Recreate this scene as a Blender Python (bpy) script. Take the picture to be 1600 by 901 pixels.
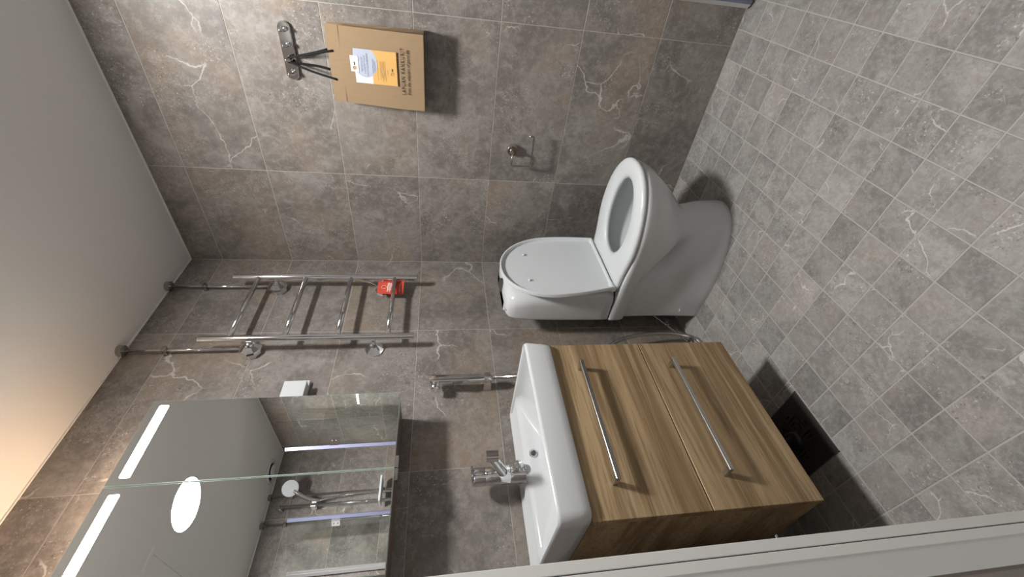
import bpy, bmesh, math, random
import numpy as np
from mathutils import Vector, Matrix

for o in list(bpy.data.objects): bpy.data.objects.remove(o)
scene = bpy.context.scene
COL = scene.collection
PI = math.pi
rnd = random.Random(4)

# ------------------------------------------------------------------ camera
# room axes: corner of back wall (Y=0) and right wall (X=0), floor Z=0; the phone was held sideways
F_PX = 659.47
CAM = Vector((-1.7063, -1.3146, 1.0970))
YAW, PITCH, ROLL = -0.85235, -0.16750, -0.0010
Rm = Matrix.Rotation(YAW, 3, 'Z') @ Matrix.Rotation(PITCH, 3, 'X') @ Matrix.Rotation(ROLL, 3, 'Y')
r_, f_, u_ = Rm @ Vector((1, 0, 0)), Rm @ Vector((0, 1, 0)), Rm @ Vector((0, 0, 1))
cd = bpy.data.cameras.new('camera'); cam = bpy.data.objects.new('camera', cd); COL.objects.link(cam)
cd.sensor_fit = 'HORIZONTAL'; cd.sensor_width = 36.0; cd.lens = 36.0 * F_PX / 1600.0
cd.clip_start = 0.01
M = Matrix.Identity(4)
for i in range(3):
    M[i][0] = -u_[i]; M[i][1] = r_[i]; M[i][2] = -f_[i]; M[i][3] = CAM[i]
cam.matrix_world = M
scene.camera = cam

# ------------------------------------------------------------------ world, exposure
w = bpy.data.worlds.new('hall_fill_offscreen'); scene.world = w; w.use_nodes = True   # even fill added for the unseen hall, enters only by the open door
w.node_tree.nodes['Background'].inputs[0].default_value = (1.0, 0.97, 0.93, 1)
w.node_tree.nodes['Background'].inputs[1].default_value = 0.25
vs = scene.view_settings
vs.view_transform = 'Standard'; vs.look = 'None'; vs.gamma = 1.0; vs.use_curve_mapping = False
vs.exposure = 0.50
CEIL_LIGHT = 205.0      # radiance of the round ceiling lamp
CAB_LIGHT = 16.0        # radiance of the front light strips in the mirror doors
CAB_TOP = 22.0         # radiance of the warm light strip on top of the mirror cabinet

# ------------------------------------------------------------------ materials
def mat(name, col=(.8, .8, .8), rough=.5, metal=0.0, spec=.5, **kw):
    m = bpy.data.materials.new(name); m.use_nodes = True
    b = m.node_tree.nodes['Principled BSDF']
    b.inputs['Base Color'].default_value = (*col, 1); b.inputs['Roughness'].default_value = rough
    b.inputs['Metallic'].default_value = metal; b.inputs['Specular IOR Level'].default_value = spec
    for k, v in kw.items(): b.inputs[k.replace('_', ' ')].default_value = v
    return m
def emis(name, col, s):
    m = bpy.data.materials.new(name); m.use_nodes = True; nt = m.node_tree; nt.nodes.clear()
    e = nt.nodes.new('ShaderNodeEmission'); o = nt.nodes.new('ShaderNodeOutputMaterial')
    e.inputs[0].default_value = (*col, 1); e.inputs[1].default_value = s; nt.links.new(e.outputs[0], o.inputs[0])
    return m
class N:
    """tiny node helper"""
    def __init__(s, m): s.nt = m.node_tree; s.b = s.nt.nodes['Principled BSDF']
    def n(s, t, **kw):
        x = s.nt.nodes.new(t)
        for k, v in kw.items(): setattr(x, k, v)
        return x
    def l(s, a, b): s.nt.links.new(a, b)
    def val(s, sock, v):
        if hasattr(v, 'is_linked') or hasattr(v, 'node'): s.l(v, sock)
        else: sock.default_value = v
    def math(s, op, a, b=None, clamp=False):
        x = s.n('ShaderNodeMath', operation=op, use_clamp=clamp); s.val(x.inputs[0], a)
        if b is not None: s.val(x.inputs[1], b)
        return x.outputs[0]
    def noise(s, vec, scale, detail=3, rough=.55, dist=0.0):
        x = s.n('ShaderNodeTexNoise'); s.l(vec, x.inputs['Vector']); x.inputs['Scale'].default_value = scale
        x.inputs['Detail'].default_value = detail; x.inputs['Roughness'].default_value = rough; x.inputs['Distortion'].default_value = dist
        return x.outputs['Fac']
    def ss(s, v, a, b):
        x = s.n('ShaderNodeMapRange', interpolation_type='SMOOTHSTEP'); s.l(v, x.inputs[0])
        x.inputs[1].default_value = a; x.inputs[2].default_value = b; return x.outputs[0]
    def mix(s, f, a, b, mode='MIX'):
        x = s.n('ShaderNodeMix', data_type='RGBA', blend_type=mode); s.val(x.inputs[0], f)
        for i, v in ((6, a), (7, b)):
            if isinstance(v, tuple): x.inputs[i].default_value = (*v, 1)
            else: s.l(v, x.inputs[i])
        return x.outputs[2]
def stone(name, base, dark, warm, light, vein, scale=1.0, rough=.5, vary=.22):
    m = mat(name, base, rough, spec=.4); g = N(m)
    tc = g.n('ShaderNodeTexCoord'); oi = g.n('ShaderNodeObjectInfo')
    off = g.n('ShaderNodeCombineXYZ')
    g.l(g.math('MULTIPLY', oi.outputs['Random'], 61.0), off.inputs[0]); g.l(g.math('MULTIPLY', oi.outputs['Random'], 37.3), off.inputs[1]); g.l(g.math('MULTIPLY', oi.outputs['Random'], 83.1), off.inputs[2])
    add = g.n('ShaderNodeVectorMath', operation='ADD'); g.l(tc.outputs['Object'], add.inputs[0]); g.l(off.outputs[0], add.inputs[1])
    v = add.outputs[0]
    cloud = g.noise(v, 3.6 * scale, 6, .66, .9); cl2 = g.noise(v, 2.3 * scale, 3, .5, .3)
    c = g.mix(g.ss(cloud, .38, .62), dark, base)
    c = g.mix(g.math('MULTIPLY', g.ss(cl2, .50, .66), .75), c, warm)
    c = g.mix(g.math('MULTIPLY', g.ss(g.noise(v, 3.4 * scale, 6, .65, 1.2), .55, .72), .55), c, light)
    # mottling and grit
    c = g.mix(g.math('MULTIPLY', g.ss(g.noise(v, 34 * scale, 5, .75), .42, .66), .42), c, light)
    c = g.mix(g.math('MULTIPLY', g.ss(g.noise(v, 61 * scale, 4, .7), .50, .66), .40), c, dark)
    patch = g.ss(g.noise(v, 5.5 * scale, 2), .46, .62)
    grit = g.noise(v, 150, 2, .6)
    c = g.mix(g.math('MULTIPLY', g.ss(grit, .60, .70), g.math('ADD', .06, g.math('MULTIPLY', patch, .50))), c, vein)
    c = g.mix(g.math('MULTIPLY', g.ss(g.noise(v, 120, 2, .6), .61, .71), g.math('ADD', .10, g.math('MULTIPLY', patch, .55))), c, tuple(x * .45 for x in dark))
    # veins: thin lines where a warped noise crosses its middle
    wn = g.n('ShaderNodeTexNoise'); g.l(v, wn.inputs['Vector']); wn.inputs['Scale'].default_value = 5.0 * scale; wn.inputs['Detail'].default_value = 5
    wm = g.n('ShaderNodeVectorMath', operation='MULTIPLY_ADD'); g.l(wn.outputs['Color'], wm.inputs[0]); wm.inputs[1].default_value = (.22 / scale,) * 3; g.l(v, wm.inputs[2])
    vo = g.n('ShaderNodeTexVoronoi', feature='DISTANCE_TO_EDGE'); vo.inputs['Scale'].default_value = 3.2 * scale; g.l(wm.outputs[0], vo.inputs['Vector'])
    line = g.math('SUBTRACT', 1.0, g.ss(vo.outputs['Distance'], .003, .011))
    msk = g.ss(g.noise(v, 3.3 * scale, 3), .54, .62)
    c = g.mix(g.math('MULTIPLY', g.math('MULTIPLY', line, msk), .62), c, vein)
    fl = g.math('MULTIPLY', g.math('SUBTRACT', 1.0, g.ss(g.math('ABSOLUTE', g.math('SUBTRACT', g.noise(v, 7 * scale, 5, .7, 1.8), .5)), .0, .02)), g.ss(g.noise(v, 4.2 * scale, 2), .56, .66))
    c = g.mix(g.math('MULTIPLY', fl, .5), c, light)
    # every tile has its own shade
    br = g.n('ShaderNodeHueSaturation'); g.l(c, br.inputs['Color'])
    g.l(g.math('ADD', 1 - vary / 2, g.math('MULTIPLY', oi.outputs['Random'], vary)), br.inputs['Value'])
    g.l(br.outputs[0], g.b.inputs['Base Color'])
    bp = g.n('ShaderNodeBump'); bp.inputs['Strength'].default_value = .12; bp.inputs['Distance'].default_value = .002
    g.l(g.noise(v, 120, 3), bp.inputs['Height']); g.l(bp.outputs[0], g.b.inputs['Normal'])
    rr = g.math('ADD', rough - .08, g.math('MULTIPLY', cloud, .16)); g.l(rr, g.b.inputs['Roughness'])
    return m
def oak(name):
    m = mat(name, (.4, .27, .15), .5, spec=.35); g = N(m)
    tc = g.n('ShaderNodeTexCoord'); oi = g.n('ShaderNodeObjectInfo')
    off = g.n('ShaderNodeCombineXYZ'); g.l(g.math('MULTIPLY', oi.outputs['Random'], 19.), off.inputs[2])
    add = g.n('ShaderNodeVectorMath', operation='ADD'); g.l(tc.outputs['Object'], add.inputs[0]); g.l(off.outputs[0], add.inputs[1])
    mp = g.n('ShaderNodeMapping'); mp.inputs['Scale'].default_value = (1.1, 3.0, 16.0); g.l(add.outputs[0], mp.inputs[0])
    mp2 = g.n('ShaderNodeMapping'); mp2.inputs['Scale'].default_value = (7, 60, 190.0); g.l(add.outputs[0], mp2.inputs[0])
    mp3 = g.n('ShaderNodeMapping'); mp3.inputs['Scale'].default_value = (1.2, 4, 50.0); g.l(add.outputs[0], mp3.inputs[0])
    a = g.noise(mp.outputs[0], 1.0, 3, .5, .8); b = g.noise(mp2.outputs[0], 1.0, 3, .6); d = g.noise(mp3.outputs[0], 1.0, 3, .6, .5)
    c = g.mix(g.ss(a, .33, .68), (.235, .155, .080), (.445, .318, .180))
    c = g.mix(g.math('MULTIPLY', g.ss(d, .48, .66), .55), c, (.52, .385, .23))
    c = g.mix(g.math('MULTIPLY', g.ss(b, .48, .66), .55), c, (.17, .108, .055))
    g.l(c, g.b.inputs['Base Color'])
    bp = g.n('ShaderNodeBump'); bp.inputs['Strength'].default_value = .1; bp.inputs['Distance'].default_value = .001
    g.l(b, bp.inputs['Height']); g.l(bp.outputs[0], g.b.inputs['Normal'])
    return m
def paint(name, col, rough=.6, amt=.04):
    m = mat(name, col, rough); g = N(m); tc = g.n('ShaderNodeTexCoord')
    f = g.noise(tc.outputs['Object'], 6, 4)
    g.l(g.mix(f, tuple(c * (1 - amt) for c in col), tuple(min(1, c * (1 + amt)) for c in col)), g.b.inputs['Base Color'])
    return m
WALL = stone('wall_stone_tile', (.238, .216, .199), (.150, .133, .121), (.262, .205, .158), (.36, .335, .31), (.58, .55, .51), 1.0, .40, .12)
FLOOR = stone('floor_stone_tile', (.315, .305, .29), (.205, .195, .183), (.315, .285, .258), (.44, .43, .415), (.66, .64, .61), 1.7, .55, .22)
GROUT_W = paint('wall_grout', (.42, .39, .355), .9)
GROUT_F = paint('floor_grout', (.41, .40, .38), .9)
CEIL = paint('ceiling_paint', (.76, .76, .745), .8, .01)
WHITEP = paint('white_frame_paint', (.76, .76, .735), .45, .015)
HALL_BROWN = paint('hall_brown', (.26, .23, .20), .7)  # plain dark brown tone for the face beyond the door frame
CERAM = paint('white_ceramic', (.610, .630, .645), .12, .005)
PLAST = paint('white_plastic', (.63, .66, .68), .28, .005)
OAK = oak('oak_veneer')
CHROME = mat('chrome', (.72, .72, .74), .09, 1.0)
SATIN = mat('satin_steel', (.52, .51, .50), .30, 1.0)
DCHROME = mat('dark_chrome', (.42, .40, .39), .16, 1.0)
MIRROR = mat('mirror_silver', (.91, .925, .92), .0, 1.0)
MEDGE = mat('mirror_glass_edge', (.62, .72, .66), .15)
CABWOOD = mat('cabinet_brown_board', (.15, .10, .07), .5)
BLACK = mat('black_steel', (.035, .034, .034), .42)
BLACKP = mat('black_plastic', (.015, .015, .016), .35)
RUBBER_JOINT = mat('black_rubber_and_joint', (.025, .025, .025), .7)
CORD = paint('black_cord', (.006, .006, .007), .95, .3)
RED = paint('red_card', (.62, .075, .045), .55)
WPRINT = mat('white_print', (.85, .84, .8), .6)
INK = mat('dark_print', (.035, .03, .028), .7)
INK2 = mat('blue_grey_print', (.14, .16, .24), .7)
INK3 = mat('brown_print', (.36, .22, .08), .7)
PAPERW = mat('white_paper', (.60, .63, .69), .55)
BLOB = mat('pale_blue_print', (.40, .435, .53), .55)
ORANGE = mat('orange_print', (.62, .36, .11), .55)
LOGO = mat('logo_orange', (.80, .28, .06), .55)
LILAC = mat('lilac_seal_strip', (.20, .21, .32), .3)
ALU = mat('bright_aluminium', (.75, .75, .76), .4, .6)
LAMPG = emis('lamp_diffuser', (1.0, .985, .955), CEIL_LIGHT)
STRIPG = emis('mirror_light_strip', (1.0, .96, .90), CAB_LIGHT)
TOPG = emis('warm_led_strip', (1.0, .69, .45), CAB_TOP)
def kraft():
    m = mat('kraft_paper', (.45, .30, .165), .8, spec=.2); g = N(m); tc = g.n('ShaderNodeTexCoord')
    mp = g.n('ShaderNodeMapping'); mp.inputs['Scale'].default_value = (60, 60, 9); g.l(tc.outputs['Object'], mp.inputs[0])
    f = g.noise(mp.outputs[0], 2, 4)
    g.l(g.mix(f, (.268, .185, .108), (.305, .216, .132)), g.b.inputs['Base Color'])
    return m
KRAFT = kraft()
def glass():
    m = bpy.data.materials.new('shower_glass'); m.use_nodes = True; nt = m.node_tree; nt.nodes.clear()
    o = nt.nodes.new('ShaderNodeOutputMaterial'); t = nt.nodes.new('ShaderNodeBsdfTransparent'); gl = nt.nodes.new('ShaderNodeBsdfGlossy')
    mx = nt.nodes.new('ShaderNodeMixShader'); lw = nt.nodes.new('ShaderNodeLayerWeight'); lw.inputs[0].default_value = .5
    pw = nt.nodes.new('ShaderNodeMath'); pw.operation = 'POWER'; pw.inputs[1].default_value = 5.0; nt.links.new(lw.outputs['Facing'], pw.inputs[0])
    fr = nt.nodes.new('ShaderNodeMath'); fr.operation = 'MULTIPLY_ADD'; fr.inputs[1].default_value = .93; fr.inputs[2].default_value = .045; nt.links.new(pw.outputs[0], fr.inputs[0])
    t.inputs[0].default_value = (.972, .985, .978, 1); gl.inputs['Roughness'].default_value = .0
    nt.links.new(fr.outputs[0], mx.inputs[0]); nt.links.new(t.outputs[0], mx.inputs[1]); nt.links.new(gl.outputs[0], mx.inputs[2]); nt.links.new(mx.outputs[0], o.inputs[0])
    return m
GLASS = glass()

# ------------------------------------------------------------------ builders (all meshes are given in room coordinates)
WLOC = {}
def thing(name, label, cat, loc, group=None):
    o = bpy.data.objects.new(name, None); o.empty_display_size = .05; COL.objects.link(o); o.location = loc
    o['label'] = label; o['category'] = cat
    if group: o['group'] = group
    WLOC[o.name] = Vector(loc); return o
def mk(name, bm, material, parent=None, smooth=False, label=None, cat=None, group=None, kind=None, recalc=True, sub=0, auto=None):
    if recalc: bmesh.ops.recalc_face_normals(bm, faces=bm.faces)
    co = [v.co for v in bm.verts]
    lo = Vector([min(c[i] for c in co) for i in range(3)]); hi = Vector([max(c[i] for c in co) for i in range(3)])
    ctr = (lo + hi) / 2
    bmesh.ops.translate(bm, verts=bm.verts, vec=-ctr)
    me = bpy.data.meshes.new(name); bm.to_mesh(me); bm.free()
    o = bpy.data.objects.new(name, me); COL.objects.link(o); me.materials.append(material)
    if smooth:
        for p in me.polygons: p.use_smooth = True
        if auto: me.set_sharp_from_angle(angle=math.radians(auto))
    if sub:
        md = o.modifiers.new('subdivision', 'SUBSURF'); md.levels = sub; md.render_levels = sub
    WLOC[o.name] = ctr
    if parent:
        o.parent = parent; o.location = ctr - WLOC[parent.name]
    else: o.location = ctr
    if label: o['label'] = label
    if cat: o['category'] = cat
    if group: o['group'] = group
    if kind: o['kind'] = kind
    return o
def box(x0, x1, y0, y1, z0, z1, bev=0.0, seg=2, bm=None):
    b = bmesh.new()
    bmesh.ops.create_cube(b, size=1)
    for v in b.verts:
        v.co = Vector((x0 + (v.co.x + .5) * (x1 - x0), y0 + (v.co.y + .5) * (y1 - y0), z0 + (v.co.z + .5) * (z1 - z0)))
    if bev: bmesh.ops.bevel(b, geom=b.edges[:], offset=bev, segments=seg, affect='EDGES', profile=.5)
    if bm is None: return b
    me = bpy.data.meshes.new('t'); b.to_mesh(me); bm.from_mesh(me); bpy.data.meshes.remove(me); b.free(); return bm
def loft(rings, cap0=True, cap1=True, closed=False, bm=None):
    bm = bm or bmesh.new()
    R = [[bm.verts.new(p) for p in r] for r in rings]
    n = len(R[0]); pairs = list(zip(R, R[1:])) + ([(R[-1], R[0])] if closed else [])
    for a, b in pairs:
        for i in range(n):
            j = (i + 1) % n; bm.faces.new((a[i], a[j], b[j], b[i]))
    if not closed:
        if cap0: bm.faces.new(R[0])
        if cap1: bm.faces.new(R[-1])
    return bm
def lathe(base, axis, prof, n=32, bm=None, caps=True):
    """prof: list of (radius, height along axis)"""
    ax = Vector(axis).normalized(); t = Vector((0, 0, 1)) if abs(ax.z) < .9 else Vector((1, 0, 0))
    a = ax.cross(t).normalized(); b = ax.cross(a)
    rings = [[Vector(base) + ax * h + (a * math.cos(2 * PI * i / n) + b * math.sin(2 * PI * i / n)) * max(r, 1e-5) for i in range(n)] for r, h in prof]
    return loft(rings, caps, caps, bm=bm)
def smooth_path(pts, k=8):
    pts = [Vector(p) for p in pts]; out = []
    P = [pts[0] * 2 - pts[1]] + pts + [pts[-1] * 2 - pts[-2]]
    for i in range(1, len(P) - 2):
        for j in range(k):
            t = j / k; a, b, c, d = P[i - 1], P[i], P[i + 1], P[i + 2]
            out.append(.5 * ((2 * b) + (-a + c) * t + (2 * a - 5 * b + 4 * c - d) * t * t + (-a + 3 * b - 3 * c + d) * t ** 3))
    out.append(pts[-1]); return out
def tube(pts, r, n=12, bm=None, ribs=0.0, rz=None):
    pts = [Vector(p) for p in pts]; rings = []; prev = None
    for i, p in enumerate(pts):
        t = (pts[min(i + 1, len(pts) - 1)] - pts[max(i - 1, 0)]).normalized()
        if prev is None:
            u = t.cross(Vector((0, 0, 1)) if abs(t.z) < .9 else Vector((1, 0, 0))).normalized()
        else:
            u = (prev - t * prev.dot(t)).normalized()
        prev = u; v = t.cross(u)
        rr = r(i / (len(pts) - 1)) if callable(r) else r
        if ribs: rr += ribs * (1 if i % 2 else -1)
        rings.append([p + u * math.cos(2 * PI * k / n) * rr + v * math.sin(2 * PI * k / n) * rr for k in range(n)])
    return loft(rings, bm=bm)
def bend(pts, rad=.01, k=5):
    """polyline with rounded corners"""
    pts = [Vector(p) for p in pts]; out = [pts[0]]
    for a, b, c in zip(pts, pts[1:], pts[2:]):
        d1, d2 = (a - b).normalized(), (c - b).normalized()
        p, q = b + d1 * rad, b + d2 * rad
        for j in range(k + 1):
            t = j / k; out.append(p * (1 - t) ** 2 + b * 2 * t * (1 - t) + q * t * t)
    out.append(pts[-1]); return out
def rrect(x0, x1, y0, y1, r, z, n=6, rs=None):
    """rounded rectangle ring; rs = radii of corners (x1y1, x0y1, x0y0, x1y0)"""
    rs = rs or (r,) * 4; out = []
    for (cx, cy, a0, rr) in ((x1 - rs[0], y1 - rs[0], 0, rs[0]), (x0 + rs[1], y1 - rs[1], 90, rs[1]), (x0 + rs[2], y0 + rs[2], 180, rs[2]), (x1 - rs[3], y0 + rs[3], 270, rs[3])):
        for i in range(n + 1):
            a = math.radians(a0 + 90 * i / n); out.append(Vector((cx + rr * math.cos(a), cy + rr * math.sin(a), z)))
    return out
def flat(pts):
    bm = bmesh.new(); bm.faces.new([bm.verts.new(p) for p in pts]); return bm
def prism(pts, d):
    d = Vector(d); return loft([[Vector(p) for p in pts], [Vector(p) + d for p in pts]])
def text_bm(body, size, shear=0.0, spacing=1.0):
    cu = bpy.data.curves.new('t', 'FONT'); cu.body = body; cu.size = size; cu.align_x = 'CENTER'; cu.align_y = 'CENTER'; cu.shear = shear; cu.space_character = spacing
    cu.resolution_u = 3; cu.offset = size * .012
    o = bpy.data.objects.new('t', cu); COL.objects.link(o)
    me = bpy.data.meshes.new_from_object(o.evaluated_get(bpy.context.evaluated_depsgraph_get()))
    bm = bmesh.new(); bm.from_mesh(me); bpy.data.objects.remove(o); bpy.data.meshes.remove(me); return bm

H = 2.224; FY = -2.062; LX = -1.53
GX, GY = -0.0094, -0.0138
Z0 = .2909; RA = .4555; RC = .4674
T = .0009        # tile face stands this far proud of the grout bed

# ------------------------------------------------------------------ room shell
def struct(name, bm, m, parent=None, **k): return mk(name, bm, m, parent, kind='structure', **k)
DY0, DY1, DZ = -.644, -1.52, 2.06     # door opening in the left wall
wall_back = struct('wall_back', box(LX - .1, .1, T, .1, 0, H + .05), GROUT_W)
wall_right = struct('wall_right', box(T, .1, FY - .1, T, 0, H + .05), GROUT_W)
wall_front = struct('wall_front', box(LX - .1, .1, FY - .1, FY - T, 0, H + .05), GROUT_W)
b = box(LX - .1, LX - T, DY0 + .045, T, 0, H + .05); box(LX - .1, LX - T, FY - .1, DY1 - .045, 0, H + .05, bm=b); box(LX - .1, LX - T, DY1 - .045, DY0 + .045, DZ, H + .05, bm=b)
wall_left = struct('wall_left', b, GROUT_W)
DRX0, DRX1, DRY0, DRY1 = -1.247, -1.047, GY - .3 + .001, GY - .1 - .001     # drain well
b = bmesh.new()
for q in ((LX - .1, DRX0, FY - .1, .1), (DRX1, .1, FY - .1, .1), (DRX0, DRX1, FY - .1, DRY0), (DRX0, DRX1, DRY1, .1)): box(*q, -.08, -T * .8, bm=b)
floor = struct('floor', b, GROUT_F)
ceiling = struct('ceiling', box(LX - .1, .1, FY - .1, .1, H, H + .08), CEIL)

# wall tiles 60 x 30 cm, each a piece of its wall; alike sizes share one mesh
TILE_ME = {}
def tile(parent, c, size, m, axis):
    """size = (along, up) ; axis = outward normal: 'x','y','z'"""
    key = (round(size[0], 4), round(size[1], 4), axis, m.name)
    if key not in TILE_ME:
        t = .010; a, bb = size[0] / 2, size[1] / 2
        if axis[-1] == 'y': s = box(-a, a, -t / 2, t / 2, -bb, bb)
        elif axis[-1] == 'x': s = box(-t / 2, t / 2, -a, a, -bb, bb)
        else: s = box(-a, a, -bb, bb, -t / 2, t / 2)
        bmesh.ops.bevel(s, geom=[e for e in s.edges], offset=.0007, segments=1, affect='EDGES')
        me = bpy.data.meshes.new('tile'); s.to_mesh(me); s.free(); me.materials.append(m); TILE_ME[key] = me
    o = bpy.data.objects.new('tile', TILE_ME[key]); COL.objects.link(o); o.parent = parent
    o.location = Vector(c) - WLOC[parent.name]; return o
def cuts(a, b, first, step):
    """intervals between joints at first + k*step inside [a,b]"""
    js = [a] + [first + k * step for k in range(-40, 40) if a + .012 < first + k * step < b - .012] + [b]
    return list(zip(js, js[1:]))
ZR = cuts(0, H, Z0, .3); g = .0011
for z0, z1 in ZR:
    zc, hz = (z0 + z1) / 2, (z1 - z0 - 2 * g)
    for y0, y1 in cuts(FY, 0, -RA, .6):
        tile(wall_right, (.005, (y0 + y1) / 2, zc), (y1 - y0 - 2 * g, hz), WALL, 'x')
    for x0, x1 in cuts(LX, 0, -RC, .6):
        tile(wall_back, ((x0 + x1) / 2, .005, zc), (x1 - x0 - 2 * g, hz), WALL, 'y')
        tile(wall_front, ((x0 + x1) / 2, FY - .005, zc), (x1 - x0 - 2 * g, hz), WALL, 'y')
    for y0, y1 in ((DY0 + .045, 0), (FY, DY1 - .045)) + (((DY1, DY0),) if z0 > DZ - .3 else ()):
        zz0 = max(z0, DZ) if (y0, y1) == (DY1, DY0) else z0
        tile(wall_left, (LX - .005, (y0 + y1) / 2, (zz0 + z1) / 2), (y1 - y0 - 2 * g, z1 - zz0 - 2 * g), WALL, 'x')
# floor tiles 10 x 10 cm, cut round the drain
cells = []
for x0, x1 in cuts(LX, 0, GX, .1):
    for y0, y1 in cuts(FY, 0, GY, .1):
        if y0 > DRY0 - .01 and y1 < DRY1 + .01 and x1 > DRX0 and x0 < DRX1:
            if x0 < DRX0 - .012: cells.append((x0, DRX0, y0, y1))
            if x1 > DRX1 + .012: cells.append((DRX1, x1, y0, y1))
        else: cells.append((x0, x1, y0, y1))
def seen(c):
    d = Vector(((c[0] + c[1]) / 2, (c[2] + c[3]) / 2, 0)) - CAM
    w_ = d.dot(f_)
    return w_ > .05 and -80 < 450.5 + F_PX * d.dot(r_) / w_ < 981 and 800 - F_PX * d.dot(u_) / w_ < 1680
cells.sort(key=lambda c: (not seen(c), (Vector(((c[0] + c[1]) / 2, (c[2] + c[3]) / 2, 0)) - CAM).length))
g = .0016
rest = bmesh.new()
for i, (x0, x1, y0, y1) in enumerate(cells):
    if i < 290: tile(floor, ((x0 + x1) / 2, (y0 + y1) / 2, -.005), (x1 - x0 - 2 * g, y1 - y0 - 2 * g), FLOOR, 'z')
    else: box(x0 + g, x1 - g, y0 + g, y1 - g, -.01, 0, bm=rest)
mk('distant_tiles', rest, FLOOR, floor, kind='stuff')

# white sealant line between walls and ceiling, grey-white door frame
for i, bb in enumerate((box(LX, 0, -.004, .003, H - .005, H + .001), box(-.004, .003, FY, 0, H - .005, H + .001), box(LX, 0, FY - .003, FY + .004, H - .005, H + .001))):
    struct('trim_%d' % (i + 1), bb, CEIL)
dfr = bpy.data.objects.new('door_1', None); COL.objects.link(dfr); dfr['kind'] = 'structure'; dfr.location = (LX - .05, DY0, 0); WLOC[dfr.name] = Vector(dfr.location)
dfr['label'] = 'white painted door frame with dark seal groove beside the vanity'
for s, yj in ((1, DY0), (-1, DY1)):
    def ys(a, b_): return (yj + s * a, yj + s * b_) if s > 0 else (yj + s * b_, yj + s * a)
    a, c = ys(0, .05); mk('door_stop', box(-1.5420, -1.526, a, c, 0, DZ, .001), WHITEP, dfr)
    a, c = ys(.004, .05); mk('seal', box(-1.5445, -1.541, a, c, 0, DZ), RUBBER_JOINT, dfr)
    a, c = ys(0, .05); mk('jamb', box(-1.5590, -1.5436, a, c, 0, DZ, .001), WHITEP, dfr)
    a, c = ys(.005, .05)
    mk('rebate', prism([(-1.558, yj + s * .001, 0), (-1.558, yj + s * .05, 0), (-1.596, yj + s * .05, 0), (-1.596, yj + s * .013, 0)], (0, 0, DZ)), WHITEP, dfr)
    a, c = ys(.016, .30); mk('hall_lining', box(-1.64, -1.5955, a, c, 0, DZ), HALL_BROWN, dfr)
mk('head_jamb', box(-1.596, -1.526, DY1, DY0, DZ - .03, DZ + .01, .002), WHITEP, dfr)

# ------------------------------------------------------------------ ceiling lamp, hatch, vent
L = thing('ceiling_lamp', 'round glowing white ceiling lamp in the middle of the ceiling', 'lamp', (-.753, -1.106, H))
mk('housing', lathe((-.753, -1.106, H), (0, 0, -1), [(.114, -.003), (.114, .003), (.1125, .004), (.1105, .004), (.1105, .0)], 64), PLAST, L, True, auto=40)
mk('diffuser', lathe((-.753, -1.106, H - .0005), (0, 0, -1), [(.1105, -.002), (.1105, .002), (.105, .0035), (.0, .0045)], 64), LAMPG, L, True, auto=60)
L = thing('ceiling_hatch', 'square flat access hatch panel set in the ceiling', 'hatch', (-1.18, -1.21, H))
x0, x1, y0, y1 = -1.40, -.956, -1.45, -1.005
def sq(e, z): return [Vector((x0 + e, y0 + e, z)), Vector((x1 - e, y0 + e, z)), Vector((x1 - e, y1 - e, z)), Vector((x0 + e, y1 - e, z))]
mk('hatch_frame', loft([sq(0, H + .002), sq(0, H - .003), sq(.001, H - .004), sq(.021, H - .004), sq(.022, H - .003), sq(.022, H + .002)], closed=True), CEIL, L)
mk('hatch_panel', box(x0 + .024, x1 - .024, y0 + .024, y1 - .024, H - .003, H + .002), CEIL, L)
L = thing('exhaust_vent', 'round white exhaust vent in the ceiling over the shower', 'vent', (-.205, -1.94, H))
mk('vent_ring', lathe((-.205, -1.94, H), (0, 0, -1), [(.078, 0), (.076, .008), (.066, .012), (.058, .006), (.056, 0)], 40), PLAST, L, True)
mk('vent_disc', lathe((-.205, -1.94, H), (0, 0, -1), [(.015, 0), (.015, .012), (.046, .014), (.046, .018), (.02, .024), (0, .025)], 40), PLAST, L, True, auto=40)

# ------------------------------------------------------------------ mirror cabinet
MX0, MX1, MZ0, MZ1, MC = -1.380, -.877, 1.223, 1.924, -1.1265
L = thing('mirror_cabinet', 'wall cabinet with two mirror doors and glowing light strips above the washbasin', 'mirror cabinet', (-1.128, 0, MZ0))
mk('body', box(MX0 + .003, MX1 - .003, -.130, -.001, MZ0 + .003, MZ1 - .004, .001), CABWOOD, L)
top = mk('top_light', box(MX0 + .05, MX1 - .05, -.075, -.02, MZ1 - .004, MZ1 + .010, .001), PLAST, L)
mk('led_strip', box(MX0 + .06, MX1 - .06, -.065, -.030, MZ1 + .0095, MZ1 + .0115), TOPG, top)
for (xa, xb, sx0, sx1) in ((MC + .0015, MX1, -1.106, -.8925), (MX0, MC - .0015, -1.362, -1.147)):
    d = mk('mirror_door', box(xa, xb, -.1495, -.131, MZ0, MZ1, .0006, 1), MEDGE, L)
    mk('mirror_glass', box(xa + .0012, xb - .0012, -.1502, -.1490, MZ0 + .0012, MZ1 - .0012), MIRROR, d)
    ring = rrect(sx0, sx1, 1.8755, 1.9005, .004, 0, 5)
    mk('light_strip', prism([(p.x, -.1506, p.y) for p in ring], (0, .0008, 0)), STRIPG, d)
    hx = MC + (.018 if xa > MC - .01 else -.018)
    mk('finger_pull', box(hx - .017, hx + .017, -.152, -.134, MZ0 - .011, MZ0 + .001, .001), CHROME, d)

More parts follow.
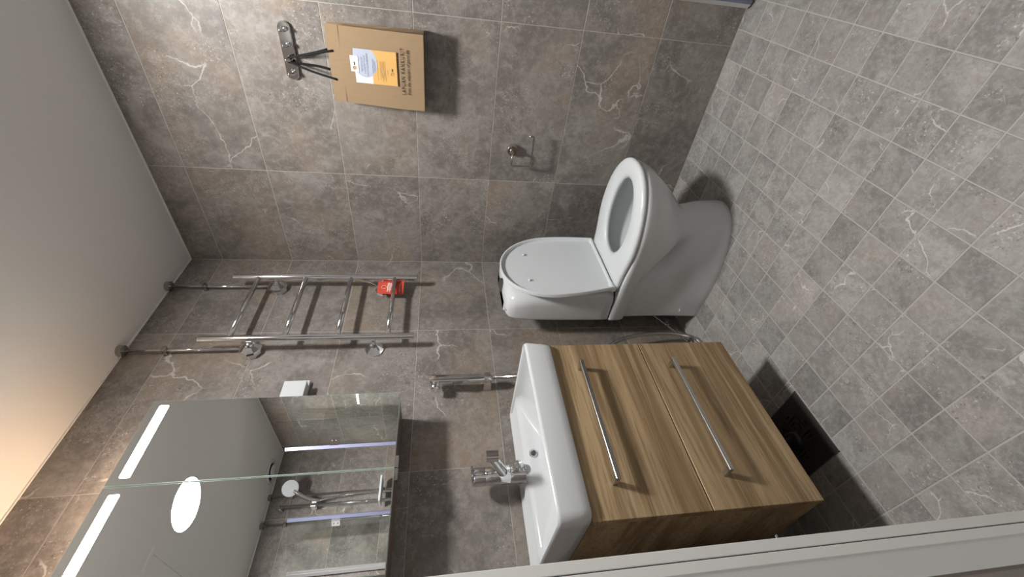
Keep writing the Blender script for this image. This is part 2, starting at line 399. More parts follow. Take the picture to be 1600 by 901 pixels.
# ------------------------------------------------------------------ washbasin, vanity
BX0, BX1 = -1.393, -.880
VX0, VX1, VF = -1.387, -.8880, -.371
L = thing('vanity_cabinet', 'oak veneer wall-hung vanity with two wide drawers under the washbasin', 'cabinet', ((VX0 + VX1) / 2, 0, .205))
vb = box(VX0 + .001, VX0 + .017, VF + .0205, -.0005, .202, .7758)
box(VX1 - .017, VX1 - .001, VF + .0205, -.0005, .202, .7758, bm=vb); box(VX0 + .017, VX1 - .017, VF + .0205, -.0005, .202, .218, bm=vb); box(VX0 + .017, VX1 - .017, -.012, -.0005, .218, .74, bm=vb)
mk('body', vb, OAK, L)
for z0, z1, hz in ((.4905, .7755, .702), (.2, .4875, .419)):
    d = mk('drawer', box(VX0, VX1, VF, VF + .0195, z0, z1, .0012, 1), OAK, L)
    hb = box(-1.314, -.974, VF - .036, VF - .026, hz - .0055, hz + .0055, .0008, 1)
    hd = mk('handle', hb, SATIN, d)
    hb = box(-.986, -.974, VF - .03, VF + .001, hz - .0055, hz + .0055, .0008, 1); box(-1.314, -1.302, VF - .03, VF + .001, hz - .0055, hz + .0055, .0008, 1, bm=hb)
    # the two posts join the bar to the drawer front
    me_ = bmesh.new(); me_.from_mesh(hd.data)
    bmesh.ops.translate(hb, verts=hb.verts, vec=-WLOC[hd.name])
    t_ = bpy.data.meshes.new('t'); hb.to_mesh(t_); me_.from_mesh(t_); me_.to_mesh(hd.data); me_.free(); hb.free(); bpy.data.meshes.remove(t_)
    hd['label'] = 'straight square brushed steel bar handle'
L = thing('washbasin', 'white ceramic rectangular washbasin on top of the oak vanity', 'washbasin', (-1.1365, 0, .78))
def br(i, z, r, back=0.0, front=None): return rrect(BX0 + i, BX1 - i, -.393 + (i if front is None else front), -.0005 - back, r, z, 6, (max(.004, r * .3 if back < .02 else r),) * 2 + (r, r))
rings = [br(.010, .7760, .022, .0, .010), br(.005, .780, .026, 0, .006), br(.002, .80, .028, 0, .0045), br(.0, .846, .028), br(.0015, .8515, .0275), br(.005, .8545, .025),
         br(.010, .8525, .021, .012), br(.0125, .848, .02, .016), br(.013, .847, .022, .094), br(.016, .843, .028, .100), br(.019, .832, .04, .1035, .017), br(.05, .815, .06, .107, .021), br(.085, .795, .07, .112, .03), br(.12, .772, .08, .125, .05), br(.16, .760, .08, .15, .08)]
basin = mk('basin', loft(rings), CERAM, L)
cut = mk('bore', lathe((-1.090, -.1085, .818), (0, -1, .08), [(.0077, -.075), (.0077, .02)], 24), CERAM)
md = basin.modifiers.new('bore', 'BOOLEAN'); md.operation = 'DIFFERENCE'; md.solver = 'EXACT'; md.object = cut
bpy.context.view_layer.update()
basin.data = bpy.data.meshes.new_from_object(basin.evaluated_get(bpy.context.evaluated_depsgraph_get())); basin.modifiers.clear()
bpy.data.objects.remove(cut)
for p_ in basin.data.polygons: p_.use_smooth = True
basin.data.set_sharp_from_angle(angle=math.radians(50))
mk('overflow_ring', lathe((-1.090, -.1085, .818), (0, -1, .08), [(.0125, -.004), (.0125, .003), (.011, .0045), (.008, .003), (.0076, 0), (.0076, -.004)], 28, caps=False), CHROME, L, True)
mk('drain_plug', lathe((-1.135, -.235, .7605), (0, 0, 1), [(.03, 0), (.03, .003), (.022, .006), (0, .008)], 28), CHROME, L, True)

# ------------------------------------------------------------------ basin tap
L = thing('basin_tap', 'chrome single-lever tap with short rising spout on the washbasin', 'tap', (-1.133, -.073, .847))
fx, fy = -1.133, -.073
mk('base', lathe((fx, fy, .846), (0, 0, 1), [(.028, 0), (.028, .003), (.027, .005), (.027, .046), (.026, .047)], 36), CHROME, L, True, auto=40)
mk('body', lathe((fx, fy, .893), (0, 0, 1), [(.026, 0), (.027, .0012), (.027, .073), (.026, .0742)], 36), CHROME, L, True, auto=40)
mk('cartridge_cap', lathe((fx, fy, .967), (0, 0, 1), [(.026, 0), (.0272, .001), (.0272, .03), (.025, .034), (0, .035)], 36), CHROME, L, True, auto=40)
pl = rrect(fx - .0255, fx + .0255, fy - .040, fy + .026, .024, 0, 8)
mk('lever', loft([[Vector((p.x, p.y, 1.001 - (p.y - fy) * .06)) for p in pl], [Vector((p.x, p.y, 1.006 - (p.y - fy) * .10)) for p in pl]]), CHROME, L, True, auto=40)
sp = mk('spout', tube([(fx, fy - .012, .912), (fx, fy - .05, .928), (fx, fy - .09, .946), (fx, fy - .118, .958)], lambda t: .0155 - .002 * t, 20), CHROME, L, True, auto=60)
mk('aerator', loft([rrect(fx - .0135, fx + .0135, fy - .133, fy - .106, .007, z, 5) for z in (.938, .942, .968, .972)]), CHROME, sp, True, auto=40)
kb = lathe((fx + .004, fy - .0225, .868), (.12, -1, .05), [(.008, 0), (.008, .008), (.0135, .010), (.0155, .016), (.0135, .025), (.006, .028), (0, .0285)], 28)
mk('side_valve_knob', kb, CHROME, L, True, auto=50)

# ------------------------------------------------------------------ bidet shower and holder
L = thing('shower_holder', 'small chrome wall holder carrying the bidet shower', 'holder', (-.763, 0, .926))
mk('wall_block', loft([[Vector((p.x, y, p.y)) for p in rrect(-.779 + s, -.745 - s, .909 + s, .943 - s, .006, 0, 5)] for y, s in ((-.0005, 0), (-.03, .002), (-.042, .004))]), CHROME, L, True, auto=40)
mk('cradle_ring', lathe((-.760, -.055, .917), (0, 0, 1), [(.0125, 0), (.018, .0), (.019, .012), (.018, .022), (.0125, .022)], 28), CHROME, L, True, auto=40)
L = thing('bidet_shower', 'slim chrome bidet hand shower hanging on the wall with ribbed metal hose', 'hand shower', (-.760, -.055, .93))
def bar(z, hx_, hy, cx=-.764, cy=-.055, r=.007): return [Vector((p.x, p.y, z)) for p in rrect(cx - hx_, cx + hx_, cy - hy, cy + hy, min(r, hx_ * .9, hy * .9), z, 5)]
mk('handle', loft([bar(.902, .008, .008), bar(.912, .0115, .0115), bar(.945, .0118, .0118), bar(.955, .0145, .013), bar(1.03, .016, .0135), bar(1.11, .0165, .014), bar(1.128, .0165, .0145), bar(1.135, .0145, .0125)]), CHROME, L, True, auto=45)
mk('spray_head', lathe((-.766, -.055, 1.1175), (-1, 0.15, -.05), [(.0125, 0), (.0135, .010), (.0165, .02), (.0165, .034), (.014, .037), (0, .0375)], 28), CHROME, L, True, auto=40)
mk('trigger', prism([(-.776, -.061, 1.058), (-.776, -.061, 1.018), (-.782, -.061, 1.018), (-.785, -.061, 1.030), (-.780, -.061, 1.056)], (0, .012, 0)), DCHROME, L)
hp = smooth_path([(-.761, -.055, .905), (-.762, -.055, .84), (-.752, -.056, .74), (-.715, -.058, .62), (-.655, -.06, .47), (-.592, -.06, .345), (-.569, -.06, .235), (-.566, -.06, .14), (-.579, -.062, .060), (-.612, -.068, .016), (-.70, -.08, .012), (-.82, -.10, .03), (-.93, -.13, .12), (-.95, -.15, .21)], 34)
mk('hose', tube(hp, .0074, 10, ribs=.0007), mat('hose_steel', (.62, .62, .64), .22, 1.0), L, False)

# ------------------------------------------------------------------ toilet
TX = -.368
def toil(z, f, b_, wr, w_, yw, rc=.03, dx=None):
    """closed outline: flat rounded rear at y=b_, widest w_ at yw, elliptic front at y=f"""
    h = []
    for i in range(4): h.append(((wr - rc) * i / 4, b_))
    for i in range(6):
        a = PI / 2 * i / 5; h.append((wr - rc + rc * math.sin(a), b_ - rc + rc * math.cos(a)))
    ys_ = b_ - rc
    for i in range(1, 9):
        t = i / 8; s = t * t * (3 - 2 * t); h.append((wr + (w_ - wr) * s, ys_ + (yw - ys_) * t))
    for i in range(1, 15):
        a = PI / 2 * i / 14; h.append((w_ * math.cos(a) ** .92 if i < 14 else 0, yw + (f - yw) * math.sin(a)))
    pts = [Vector((TX + x, y, z)) for x, y in h] + [Vector((TX - x, y, z)) for x, y in h[-2:0:-1]]
    if dx:
        for p in pts:
            s = 1 if p.x > TX else -1
            k = min(1, abs(p.x - TX) / .08); p.x -= s * k * dx(p.y, p.z)
    return pts
def recess(y, z):
    return .085 * math.exp(-((y + .415 - (z - .2) * 1.0) / .052) ** 2 - ((z - .235) / .065) ** 2)
def egg(z, f, b_, w_, yw):
    h = [(w_ * math.sin(PI / 2 * i / 17) ** .95, yw + (b_ - yw) * math.cos(PI / 2 * i / 17)) for i in range(18)]
    for i in range(1, 15):
        a = PI / 2 * i / 14; h.append((w_ * math.cos(a) ** .95 if i < 14 else 0, yw + (f - yw) * math.sin(a)))
    return [Vector((TX + x, y, z)) for x, y in h] + [Vector((TX - x, y, z)) for x, y in h[-2:0:-1]]
LV = [(.0, -.586, -.105, .150, .158, -.27), (.012, -.588, -.105, .150, .160, -.27), (.10, -.580, -.105, .147, .150, -.28), (.15, -.566, -.105, .145, .138, -.30), (.175, -.562, -.105, .145, .133, -.33),
      (.205, -.586, -.105, .145, .138, -.37), (.25, -.632, -.105, .145, .152, -.42), (.30, -.676, -.105, .146, .168, -.46), (.335, -.702, -.105, .147, .177, -.48)]
zs = np.linspace(0, .335, 24); A = np.array(LV)
rings = []
for z in zs: rings.append(toil(float(z), *[float(np.interp(z, A[:, 0], A[:, k])) for k in range(1, 6)], rc=.02, dx=recess))
rings += [toil(.343, -.708, -.100, .163, .181, -.48), toil(.352, -.714, -.097, .166, .184, -.48), toil(.385, -.729, -.096, .168, .189, -.48), toil(.398, -.732, -.097, .168, .190, -.48), toil(.4035, -.727, -.101, .165, .186, -.48)]
inn = [(.4035, -.700, -.315, .10, .150, -.49), (.396, -.690, -.325, .095, .142, -.49), (.36, -.685, -.33, .09, .138, -.49), (.31, -.665, -.345, .08, .122, -.48), (.25, -.61, -.375, .06, .095, -.47), (.20, -.55, -.40, .04, .06, -.46), (.18, -.52, -.42, .03, .04, -.46)]
rings += [egg(q[0], q[1], q[2], q[4], q[5]) for q in inn]
L = thing('toilet', 'white ceramic floor-standing toilet with open lid in the tiled corner', 'toilet', (TX, -.35, 0))
mk('bowl', loft(rings), CERAM, L, True, auto=55)
mk('water', flat(egg(.222, -.575, -.39, .075, -.465)), mat('toilet_water', (.72, .76, .78), .03, spec=.6), L)
def cis(z, i, yf): return rrect(TX - .161 + i, TX + .161 - i, yf + i, -.100 - i * .6, .03, z, 7, (.02, .02, .05, .05))
mk('cistern', loft([cis(.409, .004, -.256), cis(.412, .001, -.258), cis(.45, .0, -.258), cis(.60, .001, -.250), cis(.74, .004, -.238), cis(.80, .008, -.230), cis(.825, .016, -.228), cis(.836, .028, -.226), cis(.842, .045, -.226), cis(.845, .062, -.226)]), CERAM, L, True, auto=70)
mk('cistern_joint', loft([cis(.402, .006, -.262), cis(.411, .006, -.262)]), RUBBER_JOINT, L)  # thin dark strip along the joint between cistern and bowl
pl = [Vector((TX + .036 * math.cos(a), -.165 + .026 * math.sin(a), 0)) for a in np.linspace(0, 2 * PI, 33)[:-1]]
mk('flush_button', loft([[Vector((p.x, p.y, .838)) for p in pl], [Vector((p.x, p.y, .8485)) for p in pl], [Vector((TX + (p.x - TX) * .9, -.165 + (p.y + .165) * .9, .8505)) for p in pl]]), DCHROME, L, True, auto=40)
# seat ring
def st(z, i, rc=.03): return toil(z, -.737 + i, -.272 - i, .165 - i, .191 - i, -.475, rc)
def sh(z, i): return egg(z, -.668 - i, -.362 + i, .100 + i, -.505)
seat = mk('seat', loft([st(.4055, .004), st(.411, .0), st(.4185, .001), st(.4235, .006), st(.4265, .016), st(.428, .03), sh(.4275, .022), sh(.4245, .008), sh(.418, .0), sh(.408, .001), sh(.4055, .008)], closed=True), PLAST, L, True, auto=70)
# lid, standing open, leaning on the cistern: outline in its own plane (s = across, t = up from hinge)
HY, HZ = -.290, .432; ang = math.radians(5.0)
def lidp(s, t, n_): # n_ = offset towards the room
    return Vector((TX + s, HY + t * math.sin(ang) - n_ * math.cos(ang), HZ + t * math.cos(ang) + n_ * math.sin(ang)))
def lid_ring(i, n_):
    h = []; LT, WM, TM = .428, .190, .215
    for k in range(9):
        t = k / 8; h.append((-(.168 + (WM - .168) * math.sin(t * PI / 2)) + i, i + (TM - i) * t))
    for k in range(1, 20):
        a = PI / 2 * k / 19; h.append((-(WM - i) * math.cos(a) ** .95 if k < 19 else 0, TM + (LT - i - TM) * math.sin(a)))
    pts = h + [(-x, t) for x, t in h[-2::-1]]
    return [lidp(x, t, n_) for x, t in pts]
lid = mk('lid', loft([lid_ring(.006, -.010), lid_ring(.0, -.006), lid_ring(.0, .008), lid_ring(.0012, .010), lid_ring(.006, .010), lid_ring(.0075, .008), lid_ring(.009, -.003), lid_ring(.02, -.004)]), PLAST, L, True, auto=50)
for s in (-.083, .083):
    nb = lidp(s, .318, -.004); nd = (lidp(0, 0, 1) - lidp(0, 0, 0))
    mk('bumper', lathe(nb, nd, [(.0055, 0), (.0055, .006), (.004, .0085), (0, .0095)], 16), PLAST, lid, True)
for s in (-1, 1):
    mk('hinge', lathe((TX + s * .150, -.284, .432), (s, 0, 0), [(.0105, -.018), (.0125, -.016), (.0125, .016), (.0105, .018)], 24), PLAST, L, True, auto=40)
# water feed behind the toilet
L = thing('water_pipe', 'thin chrome water pipe with shut-off valve low behind the toilet', 'pipe', (-.52, -.05, .06))
mk('pipe', tube(bend([(-.44, -.055, .30), (-.45, -.055, .145), (-.60, -.045, .045), (-.60, -.0, .045)], .015), .0045, 10), DCHROME, L, True)
mk('valve', lathe((-.503, -.055, .110), (-.83, .05, -.55), [(.0075, -.014), (.0085, -.012), (.0085, .012), (.0075, .014)], 8), DCHROME, L)
mk('valve_knob', lathe((-.503, -.060, .110), (0, -1, 0.2), [(.005, 0), (.005, .012), (.010, .013), (.010, .019), (0, .020)], 14), DCHROME, L, True, auto=40)

# ------------------------------------------------------------------ towel radiator, feed pipes, red tag
L = thing('towel_radiator', 'chrome towel radiator with two rails and four rungs on the back wall', 'radiator', (-.388, -.065, 1.20))
RX = (-.208, -.560); RY = -.068
for x in RX:
    mk('rail', lathe((x, RY, 1.199), (0, 0, 1), [(.010, 0), (.0125, .0025), (.0125, .756), (.009, .7585)], 24), CHROME, L, True, auto=40)
for z in (1.858, 1.670, 1.484, 1.298):
    mk('rung', tube([(RX[0], RY, z), (RX[1], RY, z)], .0098, 20), CHROME, L, True)
for x in RX:
    m_ = mk('upper_mount', lathe((x - .006, -.0005, 1.795), (0, -1, 0), [(.039, 0), (.040, .020), (.037, .027), (.020, .040), (.0145, .041), (.0125, .045)], 10), CHROME, L)
    mk('valve_stub', lathe((x - .003, -.036, 1.795), ((.003), -.03, 0), [(.0105, 0), (.0125, .003), (.0125, .012), (.009, .014), (.009, .034)], 16), CHROME, m_, True, auto=40)
    m_ = mk('lower_mount', lathe((x - .010, -.0005, 1.352), (0, -1, 0), [(.036, 0), (.036, .004), (.032, .008), (.014, .026), (.008, .027)], 8), CHROME, L)
    mk('mount_stem', tube([(x - .010, -.02, 1.352), (x, RY, 1.352)], .0075, 14), CHROME, m_, True)
for x, lab in ((-.214, 'thin chrome heating pipe from ceiling nearest the room corner'), (-.566, 'thin chrome heating pipe from ceiling nearest the mirror cabinet')):
    P = thing('heating_pipe', lab, 'pipe', (x, -.02, 1.82), 'heating feed pipes')
    mk('pipe', tube([(x, -.020, H), (x, -.020, 1.834)], .0058, 14), CHROME, P, True)
    mk('ceiling_collar', lathe((x, -.021, H), (0, 0, -1), [(.019, 0), (.020, .003), (.020, .018), (.012, .022), (.007, .022)], 24), DCHROME, P, True, auto=35)
    cl = box(x - .011, x + .011, -.032, -.001, 2.072, 2.086, .003, 2); mk('pipe_clip', cl, DCHROME, P)
T_ = thing('hang_tag', 'small red printed hang tag tied to the towel radiator', 'tag', (-.245, -.05, 1.258))
dv = Vector((-.075, .012, .002)); up = Vector((.004, 0, .112)); o0 = Vector((-.213, -.052, 1.258)); nv = dv.cross(up).normalized()
if nv.y > 0: nv = -nv
def tp(a, b_, n_): return o0 + dv * a + up * b_ + nv * n_
mk('card', loft([[tp(0, 0, 0), tp(1, 0, 0), tp(1, .9, 0), tp(.85, 1, 0), tp(.15, 1, 0), tp(0, .9, 0)], [tp(0, 0, .0012), tp(1, 0, .0012), tp(1, .9, .0012), tp(.85, 1, .0012), tp(.15, 1, .0012), tp(0, .9, .0012)]]), RED, T_)
for k, (b0, b1) in enumerate(((.60, .625), (.56, .58), (.52, .54), (.48, .50), (.14, .155))):
    mk('print_line', flat([tp(.18, b0, .0016), tp(.85 - .1 * (k % 2), b0, .0016), tp(.85 - .1 * (k % 2), b1, .0016), tp(.18, b1, .0016)]), WPRINT, T_, recalc=False)
rg = [(tp(.5, .76, .0016) + dv.normalized() * math.cos(a) * .010 + up.normalized() * math.sin(a) * .010) for a in np.linspace(0, 2 * PI, 25)]
mk('round_print', tube(rg, .0005, 5), WPRINT, T_)
mk('string', tube(smooth_path([tp(.5, .96, .0006), (-.235, -.058, 1.40), (-.221, -.070, 1.468), (-.208, -.0815, 1.474), (-.195, -.068, 1.472), (-.208, -.055, 1.468), (-.228, -.054, 1.40), tp(.5, .96, -.0006)], 6), .0007, 6), mat('tan_string', (.35, .27, .17), .9), T_)

# ------------------------------------------------------------------ electrical box beside the mirror
L = thing('socket_box', 'white square electrical box on the wall partly behind the mirror cabinet', 'electrical box', (-.775, 0, 1.55))
mk('base', box(-.838, -.716, -.016, -.0005, 1.5535, 1.640, .003), PLAST, L)
mk('cover', box(-.835, -.7405, -.046, -.0165, 1.553, 1.6195, .003), PLAST, L)
mk('cover_line', box(-.834, -.742, -.0464, -.0458, 1.5625, 1.563), mat('grey_seam', (.45, .46, .5), .6), L)

# ------------------------------------------------------------------ hook rail, bag, leaflet
L = thing('hook_rail', 'rounded chrome rail with four small hooks on the right wall', 'hook rail', (0, -.904, 1.61))
HZc = 1.6105
mk('plate', loft([[Vector((x, p.x, p.y)) for p in rrect(-.994 + s, -.814 - s, HZc - .0205 + s, HZc + .0205 - s, .0205 - s, 0, 10)] for x, s in ((-.0005, 0), (-.010, 0), (-.0125, .002))]), CHROME, L, True, auto=40)
HK = (-.971, -.926, -.882, -.838)
for y in HK:
    mk('hook', tube(smooth_path([(-.011, y, HZc - .004), (-.022, y, HZc - .008), (-.031, y, HZc - .004), (-.036, y, HZc + .008)], 5), lambda t: .0062 - .0012 * t, 12), CHROME, L, True)
Bg = thing('paper_bag', 'brown kraft paper gift bag hanging by black cords from the chrome hooks', 'bag', (-.04, -.882, 1.155))
bzb, bzt, by0, by1 = 1.155, 1.470, -1.006, -.760
def bfx(z): return -.080 + (z - bzb) / (bzt - bzb) * .026      # front sheet leans slightly
bm = bmesh.new()
f0 = [(-.006, by0, bzb), (bfx(bzb), by0, bzb), (bfx(bzb), by1, bzb), (-.006, by1, bzb)]
f1 = [(-.012, by0 + .001, bzt), (bfx(bzt), by0 - .001, bzt), (bfx(bzt), by1 - .008, bzt), (-.012, by1 - .008, bzt)]
zm = bzb + .10
fm = [(-.006, by0, zm), (bfx(zm), by0, zm), (bfx(zm), by1, zm), (-.006, by1, zm)]
def gus(ring, inx):   # side gussets folded inwards
    a, b_, c, d = [Vector(q) for q in ring]
    return [a, (a + b_) / 2 + Vector((0, inx, 0)), b_, b_ * .75 + c * .25 + Vector((-.0016 * (inx > 0), 0, 0)), (b_ + c) / 2 + Vector((-.0022 * (inx > 0), 0, 0)), b_ * .25 + c * .75 + Vector((-.0016 * (inx > 0), 0, 0)), c, (c + d) / 2 - Vector((0, inx, 0)), d]
loft([gus(f0, .0), gus(fm, .012), gus(f1, .030)], cap0=True, cap1=False, bm=bm)
bag = mk('sheet', bm, KRAFT, Bg)
md = bag.modifiers.new('thickness', 'SOLIDIFY'); md.thickness = .0008; md.offset = -1
for zz in (bzt - .040,):
    mk('fold_crease', box(bfx(zz) - .0018, bfx(zz) + .0006, by0 + .001, by1 - .007, zz - .0006, zz + .0006), KRAFT, Bg)
def cord(pts): return tube(smooth_path(pts, 7), .0038, 10)
hk = Vector((-.026, HK[2], HZc + .001))
fxt = bfx(bzt)
for xx, yy, zend in ((fxt - .001, (-.930, -.840), bzt - .016), (-.012, (-.922, -.858), bzt + .012)):
    for y_ in yy: 
        s = 1 if y_ > HK[2] else -1
        mk('cord', cord([(xx if zend > bzt else xx - .003, y_, zend), (xx * .8 - .004, y_ * .6 + HK[2] * .4, bzt * .55 + HZc * .45), (hk.x, HK[2] + s * .008, hk.z - .008), (hk.x, HK[2], hk.z)]), CORD, Bg, True)
def on_bag(y, z, n_=0.0): return Vector((bfx(z) - .0036 - n_, y, z))
def bag_text(body, size, yc, zc, shear=0, spacing=1.0, width=None, n_=.0004, m=INK, parent=None, name='printed_text'):
    t = text_bm(body, size, shear, spacing)
    xs = [v.co.x for v in t.verts]; k = width / (max(xs) - min(xs)) if width else 1; mx_ = (max(xs) + min(xs)) / 2
    for v in t.verts: v.co = on_bag(yc - (v.co.x - mx_) * k, zc + v.co.y, n_)
    return mk(name, t, m, parent or Bg, recalc=False)
bag_text('LAPUAN KANKURIT', .0172, -.8865, 1.2265, 0, 1.25, .149)
bag_text('from the weavers of good life', .0145, -.885, 1.2085, .35, 1.0, .145)
Lf = thing('leaflet', 'white and orange printed leaflet fixed to the front of the paper bag', 'leaflet', (bfx(1.25) - .004, -.892, 1.246))
def sheet(pts, n_, m, name, parent, t=.0005):
    ring = [on_bag(y, z, n_) for y, z in pts]; return mk(name, loft([ring, [p - Vector((t, 0, 0)) for p in ring]]), m, parent)
ly0, ly1, lz0, lz1, lzs = -.946, -.839, 1.2465, 1.3875, 1.3295
sheet([(ly0, lz0), (ly1, lz0), (ly1, lz1), (ly0, lz1)], .003, PAPERW, 'paper', Lf)
sheet([(ly0, lz0), (ly1, lz0), (ly1, lzs), (ly0, lzs)], .0036, ORANGE, 'orange_panel', Lf, .0002)
pts = [(ly0, lz1)] + [(-.906 + .0475 * math.cos(a), 1.352 + .041 * math.sin(a)) for a in np.linspace(math.radians(75), math.radians(-140), 22)] + [(ly0, 1.331)]
sheet(pts, .0039, BLOB, 'pale_blue_patch', Lf, .0002)
for k, (tx_, wd) in enumerate((('TERVETULOA', .046), ('UUDISTETTUUN', .056), ('KYLPYHUONEESEEN', .072))):
    bag_text(tx_, .0078, -.899, 1.3625 - k * .0092, 0, 1.05, wd, .0046, INK2, Lf)
def prints(rows, m, parent, n_):
    for y0_, y1_, z_ in rows: mk('print_line', flat([on_bag(y0_, z_, n_), on_bag(y1_, z_, n_), on_bag(y1_, z_ + .0011, n_), on_bag(y0_, z_ + .0011, n_)]), m, parent, recalc=False)
prints([(-.92, -.874, 1.3265), (-.917, -.876, 1.3225), (-.912, -.881, 1.3185)], INK2, Lf, .0046)
prints([(-.918, -.852, 1.311), (-.916, -.856, 1.3015), (-.912, -.862, 1.2975), (-.916, -.85, 1.2935), (-.914, -.86, 1.2895), (-.916, -.852, 1.2855), (-.89, -.872, 1.2775)], INK3, Lf, .0044)
def emblem(yc, zc, s, m1, m2, parent, n_):
    rr = [on_bag(yc + .0052 * s * math.cos(a), zc + .0052 * s * math.sin(a), n_) for a in np.linspace(0, 2 * PI, 21)[:-1]]
    mk('emblem', loft([rr, [p - Vector((.0002, 0, 0)) for p in rr]]), m1, parent)
    rr = [on_bag(yc + .0048 * s * math.cos(a), zc + .0048 * s * math.sin(a), n_ + .0005) for a in np.linspace(.4, 4.2, 16)]
    mk('emblem_swirl', tube(rr, .0008 * s, 5), m2, parent)
    mk('emblem_bar', flat([on_bag(yc - .008 * s, zc - .002, n_), on_bag(yc - .017 * s, zc - .002, n_), on_bag(yc - .017 * s, zc + .002, n_), on_bag(yc - .008 * s, zc + .002, n_)]), INK, parent, recalc=False)
emblem(-.877, 1.262, 1, LOGO, INK2, Lf, .0044)
Cd = thing('small_card', 'small white card with orange emblem overlapping the leaflet top edge', 'card', (bfx(1.37) - .005, -.899, 1.374))
sheet([(-.924, 1.374), (-.874, 1.374), (-.874, 1.4005), (-.924, 1.4005)], .0050, PAPERW, 'paper', Cd)
emblem(-.886, 1.387, 1.1, LOGO, INK2, Cd, .0058)

# ------------------------------------------------------------------ toilet paper holder
L = thing('paper_holder', 'chrome wire toilet paper holder without a roll on the right wall', 'paper holder', (0, -.602, .80))
mk('rosette', lathe((-.0005, -.603, .801), (-1, 0, 0), [(.0235, 0), (.0235, .012), (.0225, .020), (.021, .022), (0, .0225)], 32), CHROME, L, True, auto=40)
mk('arm', tube([(-.02, -.603, .801), (-.052, -.603, .804)], .0055, 14), DCHROME, L, True)
mk('wire_loop', tube(bend([(-.050, -.612, .805), (-.050, -.550, .805), (-.050, -.551, .722), (-.050, -.678, .724), (-.050, -.680, .744)], .009, 5), .0037, 10), DCHROME, L, True)

# ------------------------------------------------------------------ floor drain, pipes below the vanity
L = thing('floor_drain', 'square black floor drain grate with slots under the vanity', 'drain', (-1.147, -.214, 0))
fr = bmesh.new()
for q in ((DRX0, DRX1, DRY0, DRY0 + .0028), (DRX0, DRX1, DRY1 - .0018, DRY1), (DRX0, DRX0 + .0018, DRY0, DRY1), (DRX1 - .0018, DRX1, DRY0, DRY1)): box(*q, -.012, .0036, bm=fr)
mk('steel_rim', fr, SATIN, L)
NG = 48; gs = (DRX1 - DRX0 - .004) / NG; bm = bmesh.new(); V = {}
def gv(i, j):
    if (i, j) not in V: V[i, j] = bm.verts.new((DRX0 + .002 + i * gs, DRY0 + .0022 + j * (DRY1 - DRY0 - .0044) / NG, .0034))
    return V[i, j]
for i in range(NG):
    for j in range(NG):
        u, v = i - NG / 2 + .5, j - NG / 2 + .5; r = math.hypot(u, v); hole = False
        if 3.5 < r < 15.5:
            # slots alternate direction by octant-like quarters
            q_ = (u + v > 0) == (u - v > 0)
            k = (abs(v) if q_ == (u * v > 0) else abs(u))
            m_ = (abs(u) if q_ == (u * v > 0) else abs(v))
            hole = int(k + .5) % 3 == 0 and m_ > 1.2 and abs(abs(u) - abs(v)) > 1.0
        if not hole: bm.faces.new((gv(i, j), gv(i + 1, j), gv(i + 1, j + 1), gv(i, j + 1)))
gr = mk('grate', bm, BLACK, L)
md = gr.modifiers.new('thickness', 'SOLIDIFY'); md.thickness = .002; md.offset = -1
def wl(e, z): return rrect(DRX0 + e, DRX1 - e, DRY0 + e, DRY1 - e, .004, z, 3)
mk('sump', loft([wl(.0004, -.0795), wl(.0004, -.001), wl(.0019, -.001), wl(.0019, -.076)]), BLACKP, L)
L = thing('waste_pipe', 'black plastic waste pipe dropping from vanity into the floor drain', 'pipe', (-1.15, -.20, 0))
mk('pipe', lathe((-1.15, -.200, -.002), (0, 0, 1), [(.016, 0), (.016, .208)], 24), BLACKP, L, True, auto=40)
mk('collar', lathe((-1.15, -.200, .003), (0, 0, 1), [(.027, 0), (.027, .004), (.021, .010), (.021, .024), (.016, .026)], 28), BLACKP, L, True, auto=40)
for y_, z_, lab in ((-.040, .152, 'upper chrome supply pipe running under the vanity to the left wall'), (-.040, .118, 'lower chrome supply pipe running under the vanity to the left wall')):
    mk('supply_pipe', tube(bend([(-1.30, y_, .2055), (-1.30, y_, z_), (-1.529, y_, z_)], .012) if z_ > .13 else bend([(-1.26, y_, .2055), (-1.26, y_, z_), (-1.529, y_, z_)], .012), .0075, 12), CHROME, None, True, lab, 'pipe', 'supply pipes under the vanity')

# ------------------------------------------------------------------ shower corner (seen in the mirror)
GT = 1.995
def panel(P, Q, z0, z1, t=.006):
    P, Q = Vector((*P, 0)), Vector((*Q, 0)); d = (Q - P).normalized(); n_ = Vector((-d.y, d.x, 0)) * t / 2
    ring = [P + n_, Q + n_, Q - n_, P - n_]
    return loft([[p + Vector((0, 0, z0)) for p in ring], [p + Vector((0, 0, z1)) for p in ring]])
def shower_door(lab, W_, S_, E_):
    """W_ wall end, S_ folding joint, E_ free end of the second leaf"""
    D = thing('shower_door', lab, 'shower door', (*W_, 0))
    wv, sv, ev = Vector(W_), Vector(S_), Vector(E_); d = (sv - wv).normalized(); e = (ev - sv).normalized()
    lf = mk('glass_leaf', panel(wv + d * .018, sv - d * .012, .018, GT), GLASS, D)
    mk('seal_strip', panel(sv - d * .013, sv + d * .006, .018, GT, .013), LILAC, lf)
    mk('wall_profile', panel(wv + d * .0, wv + d * .020, .010, GT, .016), ALU, D)
    mk('wall_seal', panel(wv + d * .020, wv + d * .030, .012, GT, .014), LILAC if W_[1] > -1.5 else ALU, lf)
    l2 = mk('glass_leaf', panel(sv + e * .016, ev, .018, GT), GLASS, D)
    for z in (1.72, .30):
        c = sv - d * .034; n_ = Vector((-d.y, d.x))
        h = mk('hinge', panel(c - d * .022, c + d * .022, z - .024, z + .024, .022), CHROME, D)
        for dz in (-.011, .011):
            for s in (-1, 1):
                q = c + n_ * s * .011 - d * .006; mk('screw', lathe((q.x, q.y, z + dz), (n_.x * s, n_.y * s, 0), [(.0045, 0), (.0045, .001), (.003, .002), (0, .002)], 12), CHROME, h, True)
    return D
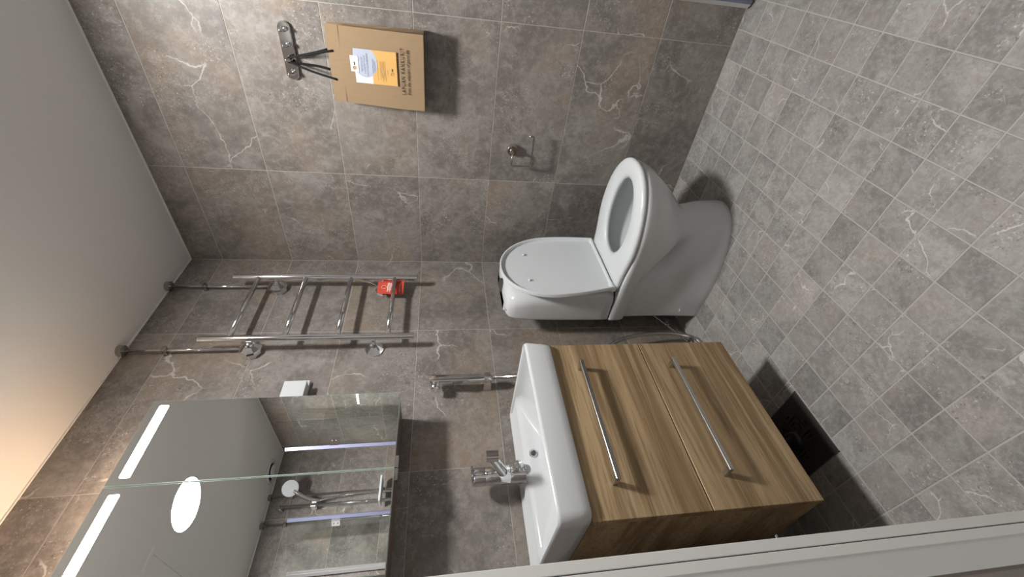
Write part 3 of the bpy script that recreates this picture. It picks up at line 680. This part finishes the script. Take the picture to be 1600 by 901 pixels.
shower_door('folding glass shower door hinged on the right wall', (-.014, -1.186), (-.325, -1.452), (-.055, -1.50))
shower_door('folding glass shower door hinged on the wall beside the shower rail', (-.812, FY + .014), (-.580, -1.800), (-.86 + .25, FY + .03))
L = thing('shower_set', 'chrome shower rail with round hand shower, hose and soap shelf on tiled wall', 'shower', (-.42, FY, 1.0))
mk('rail', tube([(-.420, FY + .055, 2.15), (-.420, FY + .055, 1.02)], .010, 16), CHROME, L, True)
for z in (2.13, 1.04): mk('rail_bracket', tube([(-.420, FY + .001, z), (-.420, FY + .06, z)], .014, 16), CHROME, L, True)
sl = mk('slider', box(-.440, -.395, FY + .035, FY + .085, 1.895, 1.935, .006), CHROME, L)
hd = Vector((-.345, FY + .16, 2.06)); nd = Vector((-.35, .80, -.48)).normalized()
mk('hand_shower', tube(smooth_path([(-.405, FY + .085, 1.885), (-.395, FY + .10, 1.95), (-.37, FY + .125, 2.01), tuple(hd - nd * .015)], 6), lambda t: .011 + .004 * t, 16), CHROME, L, True)
h_ = mk('shower_head', lathe(hd - nd * .016, nd, [(.012, -.004), (.030, .002), (.052, .012), (.054, .018), (.052, .021)], 32), CHROME, L, True, auto=40)
mk('spray_face', lathe(hd + nd * .0045, nd, [(.050, -.002), (.050, .0012), (.048, .002), (0, .002)], 32), PLAST, h_, True, auto=40)
nz = bmesh.new(); a_ = nd.cross(Vector((0, 0, 1))).normalized(); b_ = nd.cross(a_)
for r_k, n_k in ((.010, 6), (.020, 12), (.030, 18), (.040, 22)):
    for k in range(n_k):
        t = 2 * PI * k / n_k; lathe(hd + nd * .006 + (a_ * math.cos(t) + b_ * math.sin(t)) * r_k, nd, [(.0014, 0), (.0014, .0014)], 6, bm=nz)
nzo = mk('nozzles', nz, mat('grey_rubber', (.25, .25, .26), .6), h_, kind='stuff')
mk('shower_hose', tube(smooth_path([(-.405, FY + .085, 1.885), (-.385, FY + .09, 1.75), (-.375, FY + .085, 1.5), (-.40, FY + .08, 1.1), (-.43, FY + .07, .8), (-.47, FY + .06, .92), (-.47, FY + .05, 1.04)], 10), .007, 10), CHROME, L, True)
mk('soap_shelf', box(-.455, -.285, FY + .035, FY + .135, 1.488, 1.502, .003), PLAST, L)
mk('mixer', tube([(-.53, FY + .055, 1.07), (-.26, FY + .055, 1.07)], .022, 20), CHROME, L, True)
for x in (-.51, -.335):
    P = thing('shower_feed_pipe', 'slim chrome shower feed pipe beside the shower rail' if x < -.4 else 'slim chrome shower feed pipe behind the hand shower', 'pipe', (x, FY + .025, 1.07), 'shower feed pipes')
    mk('pipe', tube(bend([(x, FY + .022, H), (x, FY + .022, 1.07), (x, FY + .05, 1.07)], .012), .0075, 12), CHROME, P, True)
    mk('ceiling_collar', lathe((x, FY + .024, H), (0, 0, -1), [(.020, 0), (.021, .018), (.010, .022)], 20), DCHROME, P, True, auto=40)
    for z in (2.08, 1.49): mk('pipe_clip', box(x - .012, x + .012, FY + .001, FY + .034, z - .008, z + .008, .003), DCHROME, P)
